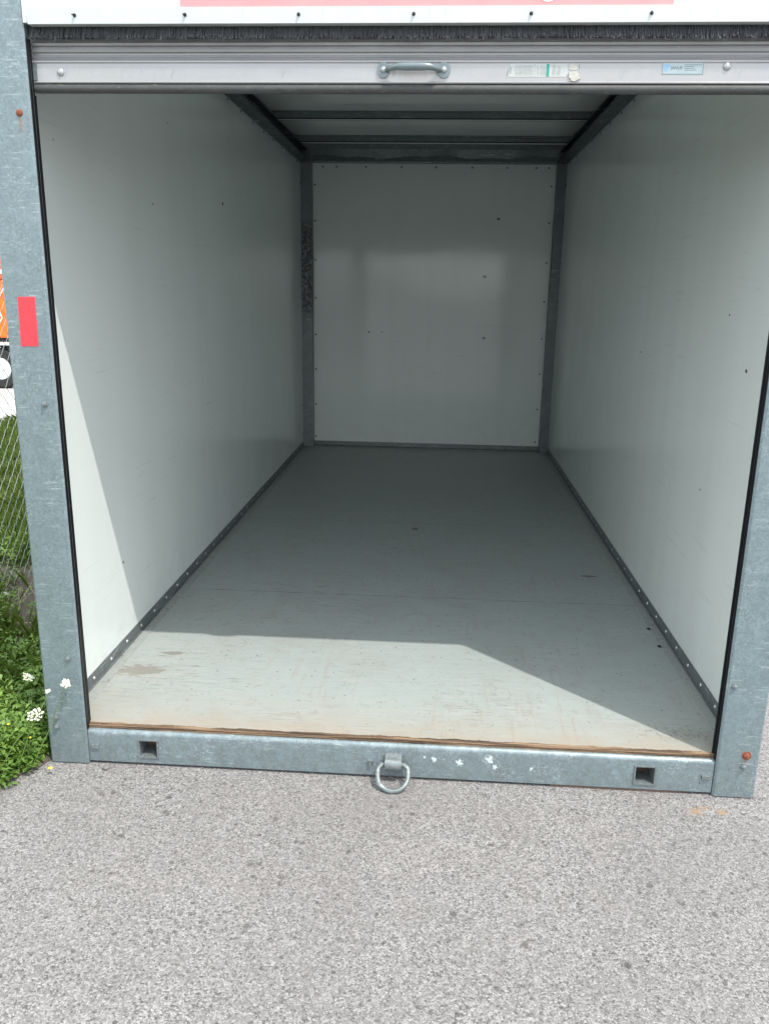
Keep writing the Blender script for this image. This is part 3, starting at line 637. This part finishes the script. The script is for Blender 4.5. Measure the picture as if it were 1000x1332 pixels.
# lashing ring: clip strap and thick steel D-ring leaning out on to the asphalt
s = MB(); s.box(0.893, 0.913, 0.0, 0.008, 0.060, 0.066); s.box(0.898, 0.906, 0.0, 0.008, 0.040, 0.060); s.build('tab', M['galv_ring'], sill, bevel=0.001)
rg = MB(); R1 = 0.047; cc = Vector((0.975, -0.016, 0.053)); dn = Vector((0, -0.72, -0.60)).normalized(); L = 0.045
pts = []
for k in range(13): a = math.pi + k*math.pi/12; pts.append(cc + Vector((math.cos(a)*R1, 0, 0)) + dn*(L*0.55 - math.sin(a)*R1*0.98))
for k in range(5): a = k*math.pi/8; pts.append(cc + Vector((R1-0.022+math.cos(a)*0.022, 0, 0)) + dn*(0.010 - math.sin(a)*0.022))
for k in range(5): a = math.pi/2 + k*math.pi/8; pts.append(cc + Vector((-R1+0.022+math.cos(a)*0.022, 0, 0)) + dn*(0.010 - math.sin(a)*0.022))
rg.tube(pts, 0.0078, 14, closed=True); part(rg, 'lashing_ring', 'galv_ring', smooth=True)
s = MB(); prof = []; n_ = 14; r0 = 0.0165; r1 = 0.0205; cy, cz = -0.0085, 0.063
o_ = [(cy - math.sin(k*math.pi/n_)*r1, cz + math.cos(k*math.pi/n_)*r1) for k in range(n_+1)]
i_ = [(cy - math.sin(k*math.pi/n_)*r0, cz + math.cos(k*math.pi/n_)*r0) for k in range(n_+1)]
prof = [(0.0075, cz+r1+.008)] + [(0.0, cz+r1+.006)] + o_ + [(0.0078, cz-r1-.002), (0.0078, cz-r1+.003)] + i_[::-1] + [(0.0078, cz+r0-.002)]
s.extr(prof, 'x', 0.949, 1.000); part(s, 'ring_strap', 'galv_ring', smooth=True)

# floor: plywood deck, worn bare front edge
b = MB(); b.box(XL-.01, XR+.01, 0.0245, D+.01, 0.1215, ZF); flr = part(b, 'floor', 'floor')
edge = MB(); k = 260; tops = []
vs = []; 
for i in range(k+1):
    xx = 0.0015 + (W-.003)*i/k; w1 = 0.0009*math.sin(i*.21)+0.0007*math.sin(i*.57+1)+random.uniform(-.0009, .0009)
    vs += [(xx, 0.0205, 0.1209), (xx, 0.0205+w1, 0.1211), (xx, 0.0195+w1*.8, 0.126), (xx, 0.0225-w1*.5, 0.1275), (xx, 0.0190+w1*.6, 0.130), (xx, 0.0205+w1, 0.1362+w1*.15), (xx, 0.0240+w1, 0.1375), (xx, 0.030+w1*2, 0.1369)]
fs = [(i*8+j, i*8+j+1, (i+1)*8+j+1, (i+1)*8+j) for i in range(k) for j in range(7)]
edge.add(vs, fs); edge.build('plywood_edge', M['ply'], flr)

# walls, rear wall, roof
b = MB(); b.box(-.120, XL, 0.0505, D+.02, 0.10, ZR); lw = part(b, 'side_wall', 'wall_left')
b = MB(); b.box(XR, W+P-.006, 0.0505, D+.02, 0.10, ZR); rw = part(b, 'side_wall', 'wall_right')
b = MB(); b.box(XL+.001, XR-.001, D+.001, D+.05, 0.10, ZR-.001); part(b, 'rear_wall', 'wall_rear').name = 'rear_wall_core'
bpy.data.objects['rear_wall_core'].name = 'rear_wall'
# raised lining sheet of the rear wall, ragged left top edge as in the place
b = MB(); b.box(-.010, W+.002, D-.006, D+.0005, 0.178, 2.462); rw2 = part(b, 'rear_lining', 'wall_rear')
for z_ in (0.215, 0.50, 0.803, 1.097, 1.40, 1.71, 2.02, 2.30):
    rep(me_screw, 'screw', (0.012, D-.006, z_), rw2, FY); rep(me_screw, 'screw', (W-.020, D-.006, z_), rw2, FY)
for x_ in (0.078, 0.19, 0.43, 0.72, 1.0, 1.29, 1.57, 1.80, 1.90): rep(me_screw, 'screw', (x_, D-.006, 2.437), rw2, FY)
for z_ in (0.25, 0.50, 0.803, 1.097, 1.40, 1.71, 2.02, 2.30):
    rep(me_screw, 'screw', (XL, D-.10, z_), lw, FXp); rep(me_screw, 'screw', (XR, D-.10, z_), rw, FXn)
b = MB(); b.box(-.125, W+P-.001, 0.012, D+.06, ZR, ZR+.018); part(b, 'roof', 'wall_rear')

# floor angles with rivets
for side in (-1, 1):
    xa = XL if side < 0 else XR; sg = -side; x_i = xa + sg*0.005
    a0, a1, a2 = 0.056, D-.086, 0.0
    prof = [(xa+sg*.0004, ZF+.0005), (xa+sg*.014, ZF+.0005), (xa+sg*.014, ZF+.003), (xa+sg*.005, ZF+.004), (xa+sg*.0032, ZF+.042), (xa+sg*.0004, ZF+.042)]
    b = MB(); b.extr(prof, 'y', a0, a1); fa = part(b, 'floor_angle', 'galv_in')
    b = MB(); b.extr([(xa+sg*.0145, ZF+.0004), (xa+sg*.048, ZF+.0004), (xa+sg*.047, ZF+.0022), (xa+sg*.0145, ZF+.0026)], 'y', a0, a1); b.build('floor_flange', M['floor_edge'], fa)
    yv = 0.125
    while yv < D-.12:
        rep(me_rivet, 'rivet', (xa+sg*.0035, yv, ZF+.022), fa, FXp if side < 0 else FXn); yv += 0.1555
    if side > 0:
        for yv in (0.80, 0.975):
            s = MB(); s.lathe([(0.012, 0), (0.010, .0015)], (xa-.05, yv, ZF+.0005), (0, 0, 1), 12); s.build('knot_hole', M['hole'], flr)
b = MB(); b.extr([(D-.0002-.006, 0.1375), (D-.045, 0.1375), (D-.045, 0.141), (D-.011, 0.142), (D-.010, 0.177), (D-.0062, 0.177)], 'x', -.003, W+.010); ra = part(b, 'rear_floor_angle', 'galv_in')
for k in range(12): rep(me_screw, 'screw', (0.10+k*.157, D-.03, 0.1415), ra)

# ceiling rails, rear header, roof bows
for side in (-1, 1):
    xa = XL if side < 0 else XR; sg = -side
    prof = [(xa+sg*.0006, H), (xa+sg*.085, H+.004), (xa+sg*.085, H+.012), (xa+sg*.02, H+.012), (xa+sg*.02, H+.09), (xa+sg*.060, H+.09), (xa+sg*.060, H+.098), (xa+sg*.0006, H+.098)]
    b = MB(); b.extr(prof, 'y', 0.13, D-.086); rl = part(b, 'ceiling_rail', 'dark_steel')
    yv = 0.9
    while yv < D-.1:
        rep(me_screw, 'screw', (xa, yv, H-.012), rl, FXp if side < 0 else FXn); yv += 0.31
for yb in (0.0, 0.89, 1.79, 2.69, 3.59, 4.47):
    if yb == 0: continue
    x0, x1 = XL+.0215, XR-.0215; z0 = 2.548
    prof = [(yb-.045, ZR-.0005), (yb-.045, ZR-.006), (yb-.016, ZR-.006), (yb-.014, z0), (yb+.014, z0), (yb+.016, ZR-.006), (yb+.045, ZR-.006), (yb+.045, ZR-.0005)]
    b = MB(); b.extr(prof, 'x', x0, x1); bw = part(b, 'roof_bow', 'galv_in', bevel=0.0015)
    b = MB(); b.box(x0+.02, x1-.02, yb-.019, yb-.0145, z0-.001, z0+.005); b.build('bow_highlight', M['rivet'], bw)  # pale strip drawn in for the bright highlight line along the bow
    b = MB(); b.box(x0+.02, x1-.02, yb-.0185, yb-.0145, z0+.0055, z0+.013); b.build('bow_dark_line', M['hole'], bw)  # thin black strip just above the pale one
# crumpled rear header
vs = []; k = 90
for i in range(k+1):
    xx = -.0035 + (W+.0150)*i/k; wv_ = 0.010*math.sin(i*.16+0.6)+0.006*math.sin(i*.41)
    vs += [(xx, D-.0065, 2.4625), (xx, D-.070, 2.4628), (xx, D-.072, 2.470), (xx, D-.060+wv_*.4, 2.505+wv_), (xx, D-.080, 2.56), (xx, D-.080, ZR-.001), (xx, D-.0065, ZR-.001)]
fs = [(i*7+j, i*7+(j+1) % 7, (i+1)*7+(j+1) % 7, (i+1)*7+j) for i in range(k) for j in range(7)] + [tuple(range(7)), tuple(k*7+j for j in range(7))]
b = MB(); b.add(vs, fs); part(b, 'rear_header', 'galv_in')

# header over the door: white panel, red graphic, trim strip with screws
b = MB(); b.box(0.0, W, 0.0, 0.012, 2.121, ZR+.018); hp = part(b, 'header_panel', 'white')
s = MB(); s.box(0.406, 1.607, -.0018, 0.0, 2.154, 2.44); gr_ = s.build('red_graphic', M['red'], hp)
s = MB()
s.lathe([(0.0245, 0), (0.024, .0012)], (1.309, -.0018, 2.185), (0, -1, 0), 24); s.build('white_lettering', M['white'], gr_)
b = MB(); b.extr([(-.008, 2.115), (-.008, 2.152), (-.0005, 2.153), (-.0005, 2.1205), (0.016, 2.1205), (0.016, 2.115)], 'x', 0.0155, W-.001); tm = part(b, 'header_trim', 'trim', bevel=0.0008)
s_scr = hexbolt(0.0032, 0.006); s_scr.lathe([(0.0022, 0.006), (0.0018, .013), (0.0004, .017)], (0, 0, 0), (0, 0, 1), 8)
me_ts = mesh_only(s_scr, 'screw', M['screw_dark'])
for x_ in (0.138, 0.419, 0.703, 0.986, 1.27, 1.556, 1.84): rep(me_ts, 'screw', (x_, -.008, 2.1345), tm, (math.radians(98), 0, random.uniform(-.15, .15)))
# brush seal
b = MB(); b.box(0.004, W-.003, 0.018, 0.026, 2.090, 2.1200); bs = part(b, 'brush_seal', 'brush_back')
N = 4200; bx = rng.uniform(0.016, W-.006, N); clump = 0.5+0.5*np.sin(bx*61+np.sin(bx*17)*3)
top = np.stack([bx, 0.0175-rng.random(N)*.004, 2.119-rng.random(N)*.016], 1)
ln = 0.020 + 0.010*rng.random(N) + 0.004*clump; left = np.clip(1-(bx-.016)/.09, 0, 1)
tip = top.copy(); tip[:, 0] += rng.normal(0, .0022, N) + left*.006*rng.normal(0, 1, N); tip[:, 1] -= 0.006+0.012*rng.random(N); tip[:, 2] = 2.119 - ln - .010*rng.random(N)
sd = np.stack([np.full(N, .00055), np.zeros(N), np.zeros(N)], 1)
q = np.stack([top-sd, top+sd, tip+sd*.5, tip-sd*.5], 1).reshape(-1, 3)
qb = quads_mesh('bristles', q, M['bristle']); attach(qb, bs)

# roll-up door
dr = MB(); zc = 2.040
prof = []
yd = 0.036
rib = [(2.0405, yd-.001), (2.0475, yd-.004), (2.0500, yd-.0005), (2.056, yd+.002), (2.0605, yd+.002), (2.0615, yd-.004), (2.0680, yd-.006), (2.0690, yd+.001), (2.075, yd+.002), (2.077, yd-.003), (2.083, yd-.004), (2.086, yd+.002), (2.125, yd+.002)]
prof = [(y_, z_) for z_, y_ in rib] + [(yd+.006, 2.125), (yd+.006, 2.0405)]
dr.extr(prof, 'x', 0.001, W-.001)
# curtain coil stored above the opening
dr.lathe([(0.15, 0), (0.15, W-.10)], (0.05, 0.24, 2.32), (1, 0, 0), 40)
door = part(dr, 'roll_up_door', 'curtain')
br = MB(); yr_ = 0.028
br.extr([(yr_+.009, 1.9885), (yr_-.001, 1.9885), (yr_-.002, 1.991), (yr_, 1.993), (yr_, 2.034), (yr_-.003, 2.037), (yr_-.003, 2.0400), (yr_+.012, 2.0402)], 'x', 0.0015, W-.0015); rail = part(br, 'bottom_rail', 'alu', door)
gk = MB(); pr = []
for k in range(15):
    a = math.pi*0.0 + k*2*math.pi/15; pr.append((0.036+math.cos(a)*.012, 1.9765+math.sin(a)*.0112))
gk.extr(pr, 'x', 0.002, W-.002); part(gk, 'bottom_gasket', 'gasket', door, smooth=True)
s = MB(); s.box(0.002, 0.0125, 0.0255, 0.0278, 1.994, 2.033); part(s, 'end_plate', 'galv_in', door)
for x_, z_ in ((0.075, 2.014), (1.757, 2.027)): rep(me_drivet, 'rivet', (x_, yr_, z_), rail, FY)
# grab handle: two round lugs joined by a bowed grip
hd = MB(); hy = yr_-.0005
for hx, sg in ((0.912, -1), (1.063, 1)):
    pts2 = [(hx+math.cos(a)*0.0165*(1.0 if math.cos(a)*sg > -0.2 else 0.95), 2.0185+math.sin(a)*0.0185) for a in np.linspace(0, 2*math.pi, 21)[:-1]]
    hd.extr([(u, v) for u, v in pts2], 'y', hy-.0045, hy)
gp = []; gr2 = []
for k in range(17):
    t = k/16; xx = 0.918 + (1.057-.918)*t; e = min(t, 1-t); out = 0.021*min(1, (e/0.22))**0.7 if e < .22 else 0.021
    gp.append((xx, hy-.004-out, 2.0185+0.003*min(1, e/.2))); gr2.append(0.0062+0.0035*min(1, e/.35))
hd.tube(gp, gr2, 12)
hnd = part(hd, 'handle', 'handle', door, smooth=True)
me_hr = mesh_only(dome(0.0078, 0.0062), 'rivet', M['rail_rivet'], smooth=True)
for hx in (0.9115, 1.0635): o_ = rep(me_hr, 'rivet', (hx, hy-.0045, 2.0185), door, FY)

# stickers on the bottom rail
def text_obj(txt, size, x_, z_, y_, mat, parent, name, rot=0.0):
    cu = bpy.data.curves.new(name, 'FONT'); cu.body = txt; cu.size = size; cu.extrude = 0.00012
    to = bpy.data.objects.new('tmp_text', cu); C.objects.link(to); to.rotation_euler = (math.radians(90), rot, 0); to.location = (x_, y_, z_)
    bpy.context.view_layer.update(); me = bpy.data.meshes.new_from_object(to.evaluated_get(bpy.context.evaluated_depsgraph_get())); me.transform(to.matrix_world)
    bpy.data.objects.remove(to); me.materials.clear(); me.materials.append(mat); me.name = name
    o = bpy.data.objects.new(name, me); C.objects.link(o); attach(o, parent); return o
ys_ = yr_ - .0006
s = MB(); s.add([(1.224, ys_, 2.0035), (1.366, ys_, 2.0035), (1.372, ys_, 2.010), (1.368, ys_, 2.030), (1.372, ys_, 2.0335), (1.229, ys_, 2.0335),
                 (1.224, yr_, 2.0035), (1.366, yr_, 2.0035), (1.372, yr_, 2.010), (1.368, yr_, 2.030), (1.372, yr_, 2.0335), (1.229, yr_, 2.0335)],
                [(0, 1, 2, 3, 4, 5)]+[(i, (i+1) % 6, 6+(i+1) % 6, 6+i) for i in range(6)])
st1 = s.build('instruction_sticker', M['sticker'], door); tag(st1, 'white printed sticker with a green band, torn at its right end')
s = MB(); xk = 1.2405
while xk < 1.352:                                    # unreadable print, in columns of short dashes
    if not 1.318 < xk < 1.332:
        zk = 2.0065 + random.random()*.001
        top_ = 2.0305 - random.random()*.005
        while zk < top_:
            l_ = random.uniform(.0008, .0030); s.add([(xk, ys_-.0002, zk), (xk+.0010, ys_-.0002, zk), (xk+.0010, ys_-.0002, zk+l_), (xk, ys_-.0002, zk+l_)], [(0, 1, 2, 3)]); zk += l_+random.uniform(.0006, .0012)
    xk += 0.0031 if random.random() < .75 else .0055
for zk in np.arange(2.010, 2.026, 0.0018): s.add([(1.2285, ys_-.0002, zk), (1.2312, ys_-.0002, zk), (1.2312, ys_-.0002, zk+.0009), (1.2285, ys_-.0002, zk+.0009)], [(0, 1, 2, 3)])
s.build('small_print', M['ink'], st1)
s = MB(); s.box(1.3185, 1.3250, ys_-.0005, ys_-.0001, 2.0045, 2.0325); s.build('green_band', M['green'], st1)
s = MB(); rr = random.Random(4)
ring = [(1.384+math.cos(a)*0.0125*rr.uniform(.5, 1.35), 2.026+math.sin(a)*.008*rr.uniform(.8, 1.1)) for a in np.linspace(0, 6.28, 14)[:-1]]
s.extr(ring, 'y', yr_-.0008, yr_)
ring = [(1.387+math.cos(a)*0.014*rr.uniform(.45, 1.3), 2.004+math.sin(a)*.012*rr.uniform(.8, 1.1)) for a in np.linspace(0, 6.28, 16)[:-1]]
s.extr(ring, 'y', yr_-.004, yr_)
s.build('torn_remnant', M['paper'], st1)
s = MB()
for a_, b_, c_, d_ in ((1.226, 1.245, 2.0345, .0006), (1.262, 1.325, 2.0352, .0007), (1.327, 1.355, 2.0347, .0006), (1.222, 1.2228, 2.008, .012), (1.398, 1.3995, 2.022, .010)): s.box(a_, b_, yr_-.0004, yr_, c_, c_+d_)
s.build('torn_edge_line', M['ink'], st1)
s = MB(); s.box(1.600, 1.702, ys_, yr_, 2.0085, 2.0415); st2 = s.build('maker_sticker', M['sticker_blue'], door); tag(st2, 'pale blue sticker with a thin dark border')
s = MB(); e_ = .0009; y1_ = ys_-.0003
for a_ in ((1.6015, 1.7005, 2.0095, 2.0095+e_), (1.6015, 1.7005, 2.0400, 2.0400+e_), (1.6015, 1.6015+e_, 2.0104, 2.0400), (1.7005-e_, 1.7005, 2.0104, 2.0400)): s.box(a_[0], a_[1], y1_, ys_, a_[2], a_[3])
s.build('border', M['ink_blue'], st2)
s = MB(); s.box(1.606, 1.611, y1_, ys_, 2.0215, 2.0315); s.box(1.6115, 1.618, y1_, ys_, 2.0235, 2.0325); s.box(1.608, 1.616, y1_, ys_, 2.0165, 2.0210); s.build('logo', M['logo_blue'], st2)
text_obj('JANUS', 0.0098, 1.6215, 2.0205, y1_, M['ink_blue'], st2, 'sticker_lettering')
s = MB()
for z_, x1_ in ((2.0300, 1.694), (2.0262, 1.675), (2.0222, 1.678), (2.0182, 1.682)):
    xx = 1.6555
    while xx < x1_: l_ = random.uniform(.002, .005); s.box(xx, xx+l_, y1_, ys_, z_, z_+.0012); xx += l_+.0011
s.build('small_print', M['ink_blue'], st2)

# black door guides at both sides: two lips and a glossy bead between
for side in (-1, 1):
    x0 = 0.0 if side < 0 else W; sg = 1 if side < 0 else -1
    s = MB()
    def bx(a, b, y0, y1): s.box(min(x0+sg*a, x0+sg*b), max(x0+sg*a, x0+sg*b), y0, y1, 0.1375 if y0 > .02 else 0.122, 2.0885)
    bx(-.0005, .0015, 0.006, 0.017); bx(-.0005, 0.0030 if side < 0 else 0.0078, 0.0205, 0.0262)
    gd = part(s, 'door_guide', 'black_rubber')
    s = MB(); s.box(*sorted((x0-sg*.0005, x0+sg*.0008)), 0.0172, 0.0203, 0.1385, 2.0885); s.build('track_edge', M['galv_in'], gd)
    s = MB(); s.box(*sorted((x0-sg*.030, x0+sg*.0003)), 0.0345, 0.0375, 0.1376, 1.96); part(s, 'guide_lining', 'black_rubber')
